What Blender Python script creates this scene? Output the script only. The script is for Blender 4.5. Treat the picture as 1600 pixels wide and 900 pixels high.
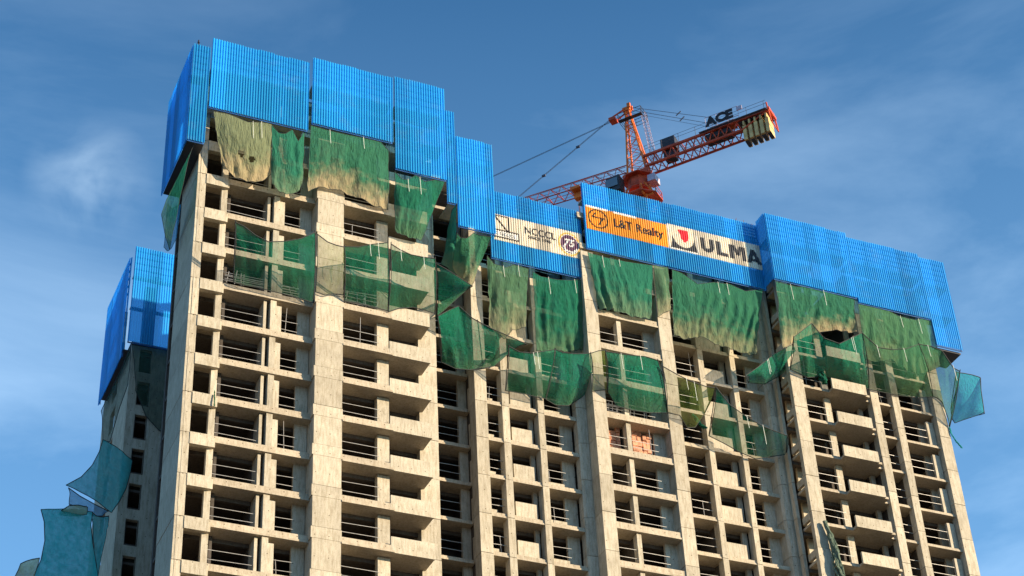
import bpy, bmesh, math, random
from mathutils import Vector, Matrix, noise
random.seed(7)
for o in list(bpy.data.objects): bpy.data.objects.remove(o)
SC = bpy.context.scene
COL = SC.collection

# ---------------------------------------------------------------- camera
CAM_F, CAM_P, CAM_R, CAM_Y = 2969.96, 0.638968, -0.056725, 0.444065
CAM_LOC = Vector((-23.676, -98.394, -75.968))
cp, sp, cy, sy = math.cos(CAM_P), math.sin(CAM_P), math.cos(CAM_Y), math.sin(CAM_Y)
fwd = Vector((cp*sy, cp*cy, sp)); rgt = Vector((cy, -sy, 0)); upv = rgt.cross(fwd)
cr_, sr_ = math.cos(CAM_R), math.sin(CAM_R)
r2 = rgt*cr_ + upv*sr_; u2 = upv*cr_ - rgt*sr_
cam = bpy.data.cameras.new('camera'); camo = bpy.data.objects.new('camera', cam); COL.objects.link(camo)
camo.matrix_world = Matrix(((r2.x, u2.x, -fwd.x, CAM_LOC.x), (r2.y, u2.y, -fwd.y, CAM_LOC.y),
                            (r2.z, u2.z, -fwd.z, CAM_LOC.z), (0, 0, 0, 1)))
cam.sensor_width = 36; cam.lens = 36*CAM_F/1600; cam.clip_start = .5; cam.clip_end = 20000
SC.camera = camo

# ---------------------------------------------------------------- sun, sky, exposure
SUN_EL, SUN_AZ = 13.0, 135.0          # azimuth from +Y towards +X
SUN_STRENGTH, SKY_STRENGTH, EXPOSURE = 5.0, 0.094, 0.86
a, e = math.radians(SUN_AZ), math.radians(SUN_EL)
sdir = Vector((math.sin(a)*math.cos(e), math.cos(a)*math.cos(e), math.sin(e)))
sl = bpy.data.lights.new('sun', 'SUN'); sl.energy = SUN_STRENGTH; sl.angle = math.radians(.5); sl.color = (1, .80, .55)
so = bpy.data.objects.new('sun', sl); COL.objects.link(so)
so.rotation_euler = sdir.to_track_quat('Z', 'Y').to_euler()
SC.view_settings.view_transform = 'Standard'; SC.view_settings.look = 'None'
SC.view_settings.gamma = 1; SC.view_settings.use_curve_mapping = False
SC.view_settings.exposure = EXPOSURE
wd = bpy.data.worlds.new('World'); SC.world = wd; wd.use_nodes = True
nt = wd.node_tree; N = nt.nodes; Lk = nt.links; N.clear()
def nd(t, **k):
    n = N.new(t)
    for q, v in k.items(): setattr(n, q, v)
    return n
outw = nd('ShaderNodeOutputWorld'); bg = nd('ShaderNodeBackground'); sky = nd('ShaderNodeTexSky')
sky.sky_type = 'NISHITA'; sky.sun_disc = False; sky.sun_elevation = e; sky.sun_rotation = a
sky.air_density = 1.0; sky.dust_density = .6; sky.ozone_density = 1.6
bg.inputs[1].default_value = SKY_STRENGTH
tint = nd('ShaderNodeMix', data_type='RGBA', blend_type='MULTIPLY'); tint.inputs[0].default_value = 1
tint.inputs[7].default_value = (.40, .88, 1.22, 1)
Lk.new(sky.outputs[0], tint.inputs[6])
tc = nd('ShaderNodeTexCoord'); mp = nd('ShaderNodeMapping')
mp.inputs[3].default_value = (2.2, 2.2, 7.0); mp.inputs[2].default_value = (.15, .25, 0)
Lk.new(tc.outputs['Generated'], mp.inputs[0])
n1 = nd('ShaderNodeTexNoise'); n1.inputs['Scale'].default_value = 1.6; n1.inputs['Detail'].default_value = 9
n1.inputs['Roughness'].default_value = .58; n1.inputs['Distortion'].default_value = .35
Lk.new(mp.outputs[0], n1.inputs[0])
rp = nd('ShaderNodeValToRGB'); rp.color_ramp.elements[0].position = .46; rp.color_ramp.elements[1].position = .80
Lk.new(n1.outputs[0], rp.inputs[0])
sx = nd('ShaderNodeSeparateXYZ'); Lk.new(tc.outputs['Generated'], sx.inputs[0])
mr = nd('ShaderNodeMapRange'); mr.inputs[1].default_value = .72; mr.inputs[2].default_value = .42
mr.inputs[3].default_value = .12; mr.inputs[4].default_value = .75
Lk.new(sx.outputs[2], mr.inputs[0])
mu = nd('ShaderNodeMath', operation='MULTIPLY'); Lk.new(rp.outputs[0], mu.inputs[0]); Lk.new(mr.outputs[0], mu.inputs[1])
cl = nd('ShaderNodeMix', data_type='RGBA'); cl.inputs[7].default_value = (4.6, 6.2, 7.9, 1)
Lk.new(mu.outputs[0], cl.inputs[0]); Lk.new(tint.outputs[2], cl.inputs[6])
# one small puff of cloud low on the left
vs = nd('ShaderNodeVectorMath', operation='DISTANCE'); vs.inputs[1].default_value = (0.1266, 0.7624, 0.6346)
Lk.new(tc.outputs['Generated'], vs.inputs[0])
n2 = nd('ShaderNodeTexNoise'); n2.inputs['Scale'].default_value = 26; n2.inputs['Detail'].default_value = 7; n2.inputs['Distortion'].default_value = .5
Lk.new(tc.outputs['Generated'], n2.inputs[0])
pm = nd('ShaderNodeMapRange'); pm.inputs[1].default_value = .036; pm.inputs[2].default_value = .0; Lk.new(vs.outputs['Value'], pm.inputs[0])
pn = nd('ShaderNodeMapRange'); pn.inputs[1].default_value = .40; pn.inputs[2].default_value = .95; pn.inputs[4].default_value = .7; Lk.new(n2.outputs[0], pn.inputs[0])
pq = nd('ShaderNodeMath', operation='MULTIPLY'); Lk.new(pm.outputs[0], pq.inputs[0]); Lk.new(pn.outputs[0], pq.inputs[1])
pc = nd('ShaderNodeMix', data_type='RGBA'); pc.inputs[7].default_value = (5.2, 6.6, 7.8, 1)
Lk.new(pq.outputs[0], pc.inputs[0]); Lk.new(cl.outputs[2], pc.inputs[6])
hz = nd('ShaderNodeMix', data_type='RGBA'); hz.inputs[7].default_value = (2.2, 4.6, 7.8, 1)
mh = nd('ShaderNodeMapRange'); mh.inputs[1].default_value = .74; mh.inputs[2].default_value = .44
mh.inputs[3].default_value = .0; mh.inputs[4].default_value = .40; Lk.new(sx.outputs[2], mh.inputs[0])
Lk.new(mh.outputs[0], hz.inputs[0]); Lk.new(pc.outputs[2], hz.inputs[6])
Lk.new(hz.outputs[2], bg.inputs[0]); Lk.new(bg.outputs[0], outw.inputs[0])

# ---------------------------------------------------------------- materials
def mat(name):
    m = bpy.data.materials.new(name); m.use_nodes = True
    t = m.node_tree; t.nodes.clear(); return m, t.nodes, t.links
def concrete(name, col, holes=True, stain=1.0):
    m, n, l = mat(name)
    o = n.new('ShaderNodeOutputMaterial'); b = n.new('ShaderNodeBsdfPrincipled')
    b.inputs['Roughness'].default_value = .9; b.inputs['Specular IOR Level'].default_value = .2
    l.new(b.outputs[0], o.inputs[0])
    tc = n.new('ShaderNodeTexCoord'); at = n.new('ShaderNodeAttribute'); at.attribute_name = 'tone'
    def noise(scale, sc3, detail=6, rough=.6):
        mp = n.new('ShaderNodeMapping'); mp.inputs[3].default_value = sc3; l.new(tc.outputs['Object'], mp.inputs[0])
        q = n.new('ShaderNodeTexNoise'); q.inputs['Scale'].default_value = scale
        q.inputs['Detail'].default_value = detail; q.inputs['Roughness'].default_value = rough
        l.new(mp.outputs[0], q.inputs[0]); return q
    def ramp(src, p0, c0, p1, c1):
        r = n.new('ShaderNodeValToRGB'); r.color_ramp.elements[0].position = p0; r.color_ramp.elements[1].position = p1
        r.color_ramp.elements[0].color = (*c0, 1); r.color_ramp.elements[1].color = (*c1, 1)
        l.new(src, r.inputs[0]); return r
    def mul(a, b_):
        x = n.new('ShaderNodeMix'); x.data_type = 'RGBA'; x.blend_type = 'MULTIPLY'; x.inputs[0].default_value = 1
        l.new(a, x.inputs[6]); l.new(b_, x.inputs[7]); return x.outputs[2]
    g = ramp(noise(.9, (1, 1, 1)).outputs[0], .3, tuple(c*.87 for c in col), .7, tuple(min(1, c*1.10) for c in col))
    s = ramp(noise(3.0, (2.2, 2.2, .35), 8, .7).outputs[0], .36, (.80-.08*stain, .78-.09*stain, .74-.10*stain), .56, (1, 1, 1))
    f = ramp(noise(14, (1, 1, 1), 4, .7).outputs[0], .25, (.75, .74, .72), .6, (1.0, 1.0, 1.0))
    c = mul(mul(g.outputs[0], s.outputs[0]), mul(f.outputs[0], at.outputs[0]))
    if holes:
        sp = n.new('ShaderNodeSeparateXYZ'); l.new(tc.outputs['Object'], sp.inputs[0])
        def fr(sock, per, off):
            a1 = n.new('ShaderNodeMath'); a1.operation = 'MULTIPLY_ADD'; a1.inputs[1].default_value = 1/per; a1.inputs[2].default_value = off
            l.new(sock, a1.inputs[0]); a2 = n.new('ShaderNodeMath'); a2.operation = 'FRACT'; l.new(a1.outputs[0], a2.inputs[0])
            a3 = n.new('ShaderNodeMath'); a3.operation = 'SUBTRACT'; a3.inputs[1].default_value = .5; l.new(a2.outputs[0], a3.inputs[0])
            a4 = n.new('ShaderNodeMath'); a4.operation = 'MULTIPLY'; a4.inputs[1].default_value = per; l.new(a3.outputs[0], a4.inputs[0])
            return a4
        hx, hz = fr(sp.outputs[0], .93, .13), fr(sp.outputs[2], 1.5, .27)
        cb = n.new('ShaderNodeCombineXYZ'); l.new(hx.outputs[0], cb.inputs[0]); l.new(hz.outputs[0], cb.inputs[1])
        ln = n.new('ShaderNodeVectorMath'); ln.operation = 'LENGTH'; l.new(cb.outputs[0], ln.inputs[0])
        h = ramp(ln.outputs['Value'], .028, (.25, .22, .18), .045, (1, 1, 1)); c = mul(c, h.outputs[0])
    l.new(c, b.inputs['Base Color'])
    bp = n.new('ShaderNodeBump'); bp.inputs['Strength'].default_value = .5; bp.inputs['Distance'].default_value = .03
    l.new(noise(6, (1, 1, 1), 6, .7).outputs[0], bp.inputs['Height']); l.new(bp.outputs[0], b.inputs['Normal'])
    return m
def plain(name, col, rough=.6, metal=0, var=.18, scale=3, spec=.4):
    m, n, l = mat(name)
    o = n.new('ShaderNodeOutputMaterial'); b = n.new('ShaderNodeBsdfPrincipled'); l.new(b.outputs[0], o.inputs[0])
    b.inputs['Roughness'].default_value = rough; b.inputs['Metallic'].default_value = metal
    b.inputs['Specular IOR Level'].default_value = spec
    tc = n.new('ShaderNodeTexCoord'); q = n.new('ShaderNodeTexNoise'); q.inputs['Scale'].default_value = scale
    q.inputs['Detail'].default_value = 6; l.new(tc.outputs['Object'], q.inputs[0])
    r = n.new('ShaderNodeValToRGB'); r.color_ramp.elements[0].position = .3; r.color_ramp.elements[1].position = .7
    r.color_ramp.elements[0].color = (*[c*(1-var) for c in col], 1); r.color_ramp.elements[1].color = (*[min(1, c*(1+var)) for c in col], 1)
    l.new(q.outputs[0], r.inputs[0]); l.new(r.outputs[0], b.inputs['Base Color']); return m
def sheeting(name, col, trans=.35, rough=.45, clear=0.0):
    """corrugated coloured sheet: lets some light through, faded and dusty in places"""
    m, n, l = mat(name)
    o = n.new('ShaderNodeOutputMaterial'); b = n.new('ShaderNodeBsdfPrincipled')
    b.inputs['Roughness'].default_value = rough; b.inputs['Specular IOR Level'].default_value = .3
    t = n.new('ShaderNodeBsdfTranslucent'); mx = n.new('ShaderNodeMixShader'); mx.inputs[0].default_value = trans
    at = n.new('ShaderNodeAttribute'); at.attribute_name = 'tone'
    tc = n.new('ShaderNodeTexCoord'); q = n.new('ShaderNodeTexNoise'); q.inputs['Scale'].default_value = .55
    q.inputs['Detail'].default_value = 9; q.inputs['Roughness'].default_value = .68; l.new(tc.outputs['Object'], q.inputs[0])
    r = n.new('ShaderNodeValToRGB'); r.color_ramp.elements[0].position = .53; r.color_ramp.elements[1].position = .78
    r.color_ramp.elements[0].color = (0, 0, 0, 1); r.color_ramp.elements[1].color = (.22, .22, .22, 1)
    l.new(q.outputs[0], r.inputs[0])
    mu = n.new('ShaderNodeMix'); mu.data_type = 'RGBA'; mu.blend_type = 'MULTIPLY'; mu.inputs[0].default_value = 1
    mu.inputs[6].default_value = (*col, 1); l.new(at.outputs[0], mu.inputs[7])
    du = n.new('ShaderNodeMix'); du.data_type = 'RGBA'; du.inputs[7].default_value = (.42, .46, .48, 1)
    l.new(r.outputs[0], du.inputs[0]); l.new(mu.outputs[2], du.inputs[6])
    l.new(du.outputs[2], b.inputs['Base Color']); l.new(du.outputs[2], t.inputs[0])
    l.new(b.outputs[0], mx.inputs[1]); l.new(t.outputs[0], mx.inputs[2])
    tp = n.new('ShaderNodeBsdfTransparent'); tp.inputs[0].default_value = (.22, .62, 1, 1); m3 = n.new('ShaderNodeMixShader')
    m3.inputs[0].default_value = clear; l.new(mx.outputs[0], m3.inputs[1]); l.new(tp.outputs[0], m3.inputs[2])
    l.new(m3.outputs[0], o.inputs[0]); return m
def netting(name, col, dust, amount, alpha):
    """woven safety mesh: open weave, light shines through, cement dust gathered low (attribute 'dust')"""
    m, n, l = mat(name)
    o = n.new('ShaderNodeOutputMaterial'); d = n.new('ShaderNodeBsdfDiffuse'); t = n.new('ShaderNodeBsdfTranslucent')
    tr = n.new('ShaderNodeBsdfTransparent'); m1 = n.new('ShaderNodeMixShader'); m1.inputs[0].default_value = .4
    m2 = n.new('ShaderNodeMixShader')
    at = n.new('ShaderNodeAttribute'); at.attribute_name = 'dust'
    tc = n.new('ShaderNodeTexCoord'); q = n.new('ShaderNodeTexNoise'); q.inputs['Scale'].default_value = .9
    q.inputs['Detail'].default_value = 8; q.inputs['Roughness'].default_value = .65; l.new(tc.outputs['Object'], q.inputs[0])
    ad = n.new('ShaderNodeMath'); ad.operation = 'MULTIPLY_ADD'; ad.inputs[1].default_value = .9; ad.inputs[2].default_value = -.45
    l.new(q.outputs[0], ad.inputs[0]); sm = n.new('ShaderNodeMath'); sm.operation = 'ADD'
    l.new(ad.outputs[0], sm.inputs[0]); l.new(at.outputs['Fac'], sm.inputs[1])
    mr = n.new('ShaderNodeMapRange'); mr.inputs[1].default_value = .60; mr.inputs[2].default_value = .98
    mr.inputs[3].default_value = 0; mr.inputs[4].default_value = amount; l.new(sm.outputs[0], mr.inputs[0])
    mx = n.new('ShaderNodeMix'); mx.data_type = 'RGBA'; mx.inputs[6].default_value = (*col, 1); mx.inputs[7].default_value = (*dust, 1)
    l.new(mr.outputs[0], mx.inputs[0]); l.new(mx.outputs[2], d.inputs[0]); l.new(mx.outputs[2], t.inputs[0])
    l.new(d.outputs[0], m1.inputs[1]); l.new(t.outputs[0], m1.inputs[2])
    mp = n.new('ShaderNodeMapping'); mp.inputs[3].default_value = (3.2, 3.2, .55); l.new(tc.outputs['Object'], mp.inputs[0])
    q3 = n.new('ShaderNodeTexNoise'); q3.inputs['Scale'].default_value = 1.6; q3.inputs['Detail'].default_value = 7
    q3.inputs['Distortion'].default_value = 1.4; l.new(mp.outputs[0], q3.inputs[0])
    bp = n.new('ShaderNodeBump'); bp.inputs['Strength'].default_value = 1.0; bp.inputs['Distance'].default_value = .13
    l.new(q3.outputs[0], bp.inputs['Height']); l.new(bp.outputs[0], d.inputs['Normal']); l.new(bp.outputs[0], t.inputs['Normal'])
    # weave density varies slightly: folds and worn patches
    q2 = n.new('ShaderNodeTexNoise'); q2.inputs['Scale'].default_value = 2.2; q2.inputs['Detail'].default_value = 6
    l.new(tc.outputs['Object'], q2.inputs[0])
    ma = n.new('ShaderNodeMapRange'); ma.inputs[1].default_value = .35; ma.inputs[2].default_value = .65
    ma.inputs[3].default_value = max(0, alpha-.05); ma.inputs[4].default_value = min(1, alpha+.04); l.new(q2.outputs[0], ma.inputs[0])
    l.new(ma.outputs[0], m2.inputs[0]); l.new(tr.outputs[0], m2.inputs[1]); l.new(m1.outputs[0], m2.inputs[2])
    l.new(m2.outputs[0], o.inputs[0]); return m

M = dict(
 conc=concrete('concrete', (.53, .475, .375)), core=concrete('shade_dark_concrete', (.12, .105, .095), False),  # core: room shade put into the colour, far darker than the outer concrete
 slab=concrete('slab_concrete', (.50, .43, .33), True, .6),
 sheet=sheeting('blue_sheet', (.024, .40, .85), .10, .40, .30), white=sheeting('cream_banner', (.74, .66, .52), .1, .6),
 orange=sheeting('orange_banner', (.85, .36, .03), .1, .6), black=plain('black_print', (.025, .018, .022), .6),
 purple=plain('purple_print', (.15, .07, .12), .6), red=plain('red_print', (.8, .02, .04), .6), grey=plain('grey_print', (.06, .06, .065), .6),
 gold=plain('gold_print', (.75, .50, .12), .6), lwhite=plain('white_print', (.82, .80, .74), .6),
 steel=plain('galvanised_steel', (.40, .385, .37), .45, .3), frame=plain('frame_blue_paint', (.03, .12, .34), .5),
 deck=plain('timber_deck', (.45, .40, .32), .8), crane=plain('crane_orange_paint', (.56, .070, .022), .5, 0, .35, 1.5),
 crane2=plain('crane_bright_orange_paint', (.85, .17, .02), .5, 0, .3, 1.5),
 darkst=plain('dark_steel', (.035, .035, .045), .5), cw=plain('yellow_ballast_paint', (.68, .44, .18), .7, 0, .25, 1.5),
 glass=plain('cab_glass', (.12, .18, .24), .1, 0, .1, 2, .9), cable=plain('steel_cable', (.09, .09, .12), .5),
 rope=plain('black_rope', (.03, .035, .035), .8), strap=plain('white_strap', (.72, .74, .68), .8),
 rust=plain('rebar_rust', (.16, .07, .04), .8), brick=plain('orange_block', (.52, .25, .15), .85, 0, .45, 4),
 ground=plain('dry_ground', (.14, .12, .095), .95, 0, .3, .05), pole=plain('dark_pole', (.03, .035, .04), .6),
 mast=plain('crane_mast_paint', (.50, .42, .52), .5),
)
NM = {
 'dusty': netting('net_dusty', (.25, .29, .17), (.60, .47, .28), .9, .93), 'dusty2': netting('net_olive', (.10, .22, .13), (.42, .37, .24), .7, .84),
 'green': netting('net_green', (.040, .22, .145), (.30, .34, .2), .5, .90), 'green2': netting('net_green_light', (.026, .20, .125), (.2, .28, .15), .5, .80),
 'green3': netting('net_sage', (.10, .26, .14), (.28, .32, .18), .6, .84), 'green4': netting('net_deep', (.026, .26, .165), (.16, .28, .14), .5, .68),
 'half': netting('net_half_dusty', (.055, .22, .135), (.60, .46, .28), .85, .86), 'half2': netting('net_half_sage', (.06, .24, .14), (.50, .42, .26), .85, .88),
 'clear': netting('net_open', (.022, .23, .14), (.12, .22, .11), .5, .54), 'clear2': netting('net_open_sage', (.07, .24, .13), (.2, .3, .14), .5, .58),
 'yellow': netting('net_yellow_green', (.16, .25, .06), (.2, .2, .08), .5, .38), 'blue': netting('net_blue', (.08, .36, .62), (.2, .4, .5), .3, .74),
 'bluenet': netting('net_teal_thin', (.03, .36, .42), (.1, .4, .4), .3, .74), 'teal': netting('net_teal', (.05, .42, .44), (.12, .45, .4), .4, .84),
 'rag': netting('net_rag', (.26, .33, .25), (.5, .45, .34), .8, 1.0),
 'mid': netting('net_mid', (.05, .215, .13), (.42, .34, .20), .6, .88),
 'dark': netting('net_dark', (.06, .13, .10), (.10, .15, .11), .5, .55), 'teal2': netting('net_teal_dense', (.05, .48, .50), (.1, .5, .44), .3, .92), 'pale': netting('net_pale', (.55, .62, .38), (.6, .6, .4), .4, .9),
}

# ---------------------------------------------------------------- mesh helpers
class MB:
    """collects boxes, tubes and polygons, then links them as one mesh object"""
    def __init__(s): s.v, s.f, s.t = [], [], []
    def box(s, x0, x1, y0, y1, z0, z1, tone=None):
        k = len(s.v); t = tone if tone is not None else random.uniform(.93, 1.07)
        s.v += [(x0, y0, z0), (x1, y0, z0), (x1, y1, z0), (x0, y1, z0), (x0, y0, z1), (x1, y0, z1), (x1, y1, z1), (x0, y1, z1)]
        s.t += [t]*8
        s.f += [tuple(k+i for i in q) for q in ((0, 3, 2, 1), (4, 5, 6, 7), (0, 1, 5, 4), (1, 2, 6, 5), (2, 3, 7, 6), (3, 0, 4, 7))]
        return s
    def prism(s, poly, z0, z1, tone=None):          # poly counter-clockwise in plan
        k = len(s.v); n = len(poly); t = tone if tone is not None else random.uniform(.95, 1.05)
        s.v += [(x, y, z0) for x, y in poly] + [(x, y, z1) for x, y in poly]; s.t += [t]*2*n
        s.f += [tuple(k+i for i in reversed(range(n))), tuple(k+n+i for i in range(n))]
        s.f += [(k+i, k+(i+1) % n, k+n+(i+1) % n, k+n+i) for i in range(n)]
        return s
    def tube(s, a, b, r, n=6, r2=None):
        a, b = Vector(a), Vector(b); d = b-a
        if d.length < 1e-6: return s
        d.normalize(); p = d.orthogonal().normalized(); q = d.cross(p); k = len(s.v); r2 = r if r2 is None else r2
        for c, rr in ((a, r), (b, r2)):
            for i in range(n):
                an = 2*math.pi*i/n; s.v.append(tuple(c+(p*math.cos(an)+q*math.sin(an))*rr)); s.t.append(1.0)
        s.f += [(k+i, k+(i+1) % n, k+n+(i+1) % n, k+n+i) for i in range(n)] + [tuple(k+i for i in reversed(range(n))), tuple(k+n+i for i in range(n))]
        return s
    def line(s, pts, r, n=5):
        for a, b in zip(pts[:-1], pts[1:]): s.tube(a, b, r, n)
        return s
    def build(s, name, m, parent=None, at=None):
        me = bpy.data.meshes.new(name); me.from_pydata(s.v, [], s.f)
        ca = me.color_attributes.new('tone', 'FLOAT_COLOR', 'POINT')
        for i, t in enumerate(s.t): ca.data[i].color = (t, t, t, 1)
        me.materials.append(m); me.update()
        bm = bmesh.new(); bm.from_mesh(me); bmesh.ops.recalc_face_normals(bm, faces=bm.faces); bm.to_mesh(me); bm.free()
        o = bpy.data.objects.new(name, me); COL.objects.link(o)
        if parent: o.parent = parent
        if at: o.location = at
        return o
def thing(name, label, cat, loc=(0, 0, 0), group=None, mw=None):
    o = bpy.data.objects.new(name, None); COL.objects.link(o); o.empty_display_size = .5
    if mw is not None: o.matrix_world = mw
    else: o.location = loc
    tag(o, label, cat, group); return o
def tag(o, label, cat, group=None):
    o['label'] = label; o['category'] = cat
    if group: o['group'] = group
def structure(o): o['kind'] = 'structure'; return o

# ---------------------------------------------------------------- the ground, far below the frame
GZ = -77.6
b = MB(); b.v = [(-4000, -4000, GZ), (4000, -4000, GZ), (4000, 4000, GZ), (-4000, 4000, GZ)]; b.t = [1]*4; b.f = [(0, 1, 2, 3)]
structure(b.build('ground', M['ground']))

# ================================================================ the main tower
# facade coordinates: x along the front, y into the building, z = 0 at one slab soffit, 3 m storeys
LV = range(-8, 7)            # storey index; soffit level is z = 3*i
tower = thing('concrete_tower', 'large bare concrete tower frame with open bays, balconies and pipe rails, in full sun', 'building')
WALLV = 7.6
def top_of(u): return 18 if u < 18 else 15
# --- slabs: one per storey, every bay with its own edge line
INNER = []
def slab_level(i):
    z = 3*i; b = MB()
    def edge(u0, u1, v, beam, th=.2, back=None):
        if z > top_of(u0): return
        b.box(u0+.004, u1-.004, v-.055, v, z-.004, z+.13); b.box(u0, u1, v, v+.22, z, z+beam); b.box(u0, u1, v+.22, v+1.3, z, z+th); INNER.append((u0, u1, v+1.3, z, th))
    edge(.2, 8.53, .6, .5)
    edge(8.53, 10.46, .9, .4)
    edge(10.46, 13.99, 0, .5)
    # balcony floor behind its parapet
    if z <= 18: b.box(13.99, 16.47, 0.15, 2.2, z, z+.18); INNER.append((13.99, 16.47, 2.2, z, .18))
    if z <= 18: b.box(16.47, 16.70, 0.15, 1.6, z, z+.18)
    edge(16.47, 17.9, 2.4, .3)
    edge(17.9, 21.55, 4.87, .30)
    edge(21.55, 29.2, 3.35, .34)
    edge(29.2, 30.0, 3.9, .34)
    edge(30.0, 36.1, 2.1, .55)
    edge(36.1, 37.1, 2.6, .4)
    edge(37.1, 45.66, 3.63, .34)
    edge(45.66, 46.74, 4.6, .34)
    edge(46.74, 50.6, 1.56, .28)
    if z <= 6:
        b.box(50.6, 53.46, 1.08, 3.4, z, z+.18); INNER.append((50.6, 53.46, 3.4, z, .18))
        b.prism([(50.6, 1.08), (50.6, 1.56), (50.1, 1.56), (50.1, 1.08)][::-1], z, z+.18)
    edge(53.46, 60.6, 1.7, .24)
    o = b.build('floor_slab', M['slab'], tower)
for i in LV: slab_level(i)
# --- piers and columns: stacked lifts with a thin construction joint at every storey
def lifts(name, u0, u1, v0, v1, zt, zb=-24.0, joint=.95, collar=0, m='conc', jit=.012, label=None, poly=None):
    b = MB(); z = zb-3+joint; zs = []
    while z < zt: zs.append(z); z += 3
    for z in zs:
        t = random.uniform(.84, 1.08); du = random.uniform(-jit, jit); dv = random.uniform(-jit, jit)
        z1 = min(z+3-.035, zt)
        if poly: b.prism([(x+du, y+dv) for x, y in poly], z, z1, t); continue
        if collar:
            b.box(u0+du, u1+du, v0+dv, v1, z, z1-.80, t)
            b.box(u0+du-collar, u1+du+collar*.4, v0+dv-.02, v1, z1-.80, z1, t*1.02)
        else: b.box(u0+du, u1+du, v0+dv, v1, z, z1, t)
    o = b.build(name, M[m], tower)
    if label: o['label'] = label
    return o
lifts('corner_column', .17, .60, .5, .95, 18.2, joint=.40)
lifts('side_wall', 0.0, .17, .52, 4.7, 18.2, joint=.40, label='shaded grey side wall of the tower with joints at each storey')
lifts('column', 1.80, 2.22, .72, 1.1, 18, joint=0, jit=0)
lifts('column', 5.14, 5.34, .86, 2.0, 18, joint=0, jit=0)
lifts('column', 5.56, 5.97, .66, 1.3, 18, joint=0, jit=0)
lifts('pier', 8.53, 10.43, 0.0, 1.9, 14.8, collar=.08, label='broad sunlit concrete pier running up the left block')
lifts('column', 13.14, 13.97, .75, 1.25, 18, joint=0, jit=0)
lifts('pier', 16.47, 17.81, 1.6, 2.35, 18)
lifts('pier', 21.30, 22.2, 3.15, 4.2, 15, joint=.05)
lifts('column', 23.40, 23.93, 3.22, 4.0, 15, joint=.05)
lifts('column', 26.17, 26.65, 3.22, 4.0, 15, joint=.05)
lifts('round_column', 0, 0, 0, 0, 15, joint=1.18, poly=[(29.22, 3.30), (29.40, 3.2), (29.97, 3.17), (29.97, 3.9), (29.22, 3.9)])
lifts('pier', 29.98, 31.0, 2.0, 3.9, 11.7, joint=1.15, label='pier at the corner where the facade steps forward')
lifts('column', 32.60, 32.95, 2.25, 2.8, 15, joint=0, jit=0)
lifts('pier', 36.06, 37.12, 2.0, 3.5, 15, joint=1.0)
lifts('column', 40.05, 40.5, 3.5, 4.2, 15, joint=.05)
lifts('column', 42.87, 43.3, 3.5, 4.2, 15, joint=.05)
lifts('round_column', 0, 0, 0, 0, 15, joint=1.10, poly=[(45.64, 3.6), (45.78, 3.38), (46.1, 3.3), (46.36, 3.4), (46.36, 2.85), (46.62, 2.85), (46.62, 4.5), (45.64, 4.5)])
lifts('pier', 46.74, 47.85, 1.46, 1.85, 15, joint=1.05, label='slender corner pier left of the right-hand block')
lifts('pier', 53.88, 54.58, 1.46, 2.1, 15, joint=1.05)
lifts('pier', 55.87, 56.5, 1.46, 2.1, 15, joint=1.05)
lifts('pier', 59.72, 60.70, 1.42, 2.1, 15, joint=1.05, label='end pier at the far right edge of the tower')
lifts('side_wall', 60.45, 60.69, 2.1, WALLV, 15, joint=1.05)
# --- inner walls seen in shade behind the slab edges
for (u0, u1, v, zt) in ((7.66, 8.5, 1.35, 18), (20.95, 21.9, 5.4, 15), (25.85, 26.17, 4.2, 15), (28.25, 29.2, 4.2, 15),
                    (35.15, 36.06, 2.95, 15), (42.45, 42.87, 4.4, 15), (44.7, 45.7, 4.4, 15), (59.0, 59.7, 2.9, 15), (36.06, 38.3, 4.6, 15), (21.9, 22.4, 4.4, 15)):
    lifts('inner_wall', u0, u1, v, v+.25, zt, joint=.1, jit=0)
# --- core walls closing the rooms off from the daylight behind
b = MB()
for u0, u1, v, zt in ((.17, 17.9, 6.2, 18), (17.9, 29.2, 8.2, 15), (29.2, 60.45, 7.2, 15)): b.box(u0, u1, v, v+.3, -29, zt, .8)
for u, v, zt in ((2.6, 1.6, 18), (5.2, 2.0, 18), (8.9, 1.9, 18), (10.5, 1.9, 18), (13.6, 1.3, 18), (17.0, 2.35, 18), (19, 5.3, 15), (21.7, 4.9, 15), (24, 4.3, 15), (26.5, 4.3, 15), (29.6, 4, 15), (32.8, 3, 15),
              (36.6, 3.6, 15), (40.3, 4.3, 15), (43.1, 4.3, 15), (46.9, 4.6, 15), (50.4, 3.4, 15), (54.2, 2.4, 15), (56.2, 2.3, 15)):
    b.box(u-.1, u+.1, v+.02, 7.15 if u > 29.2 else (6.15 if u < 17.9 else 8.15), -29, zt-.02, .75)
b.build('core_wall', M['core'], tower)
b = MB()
for u0, u1, v, z, th in INNER: b.box(u0, u1, v, 7.15 if u0 > 29 else (6.15 if u0 < 17.8 else 8.15), z, z+th); b.box(u0, u1, v, v+.2, z-.28, z)  # inner slabs in the shade-dark colour; drop beams added to block light
b.build('room_ceilings', M['core'], tower)
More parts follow.
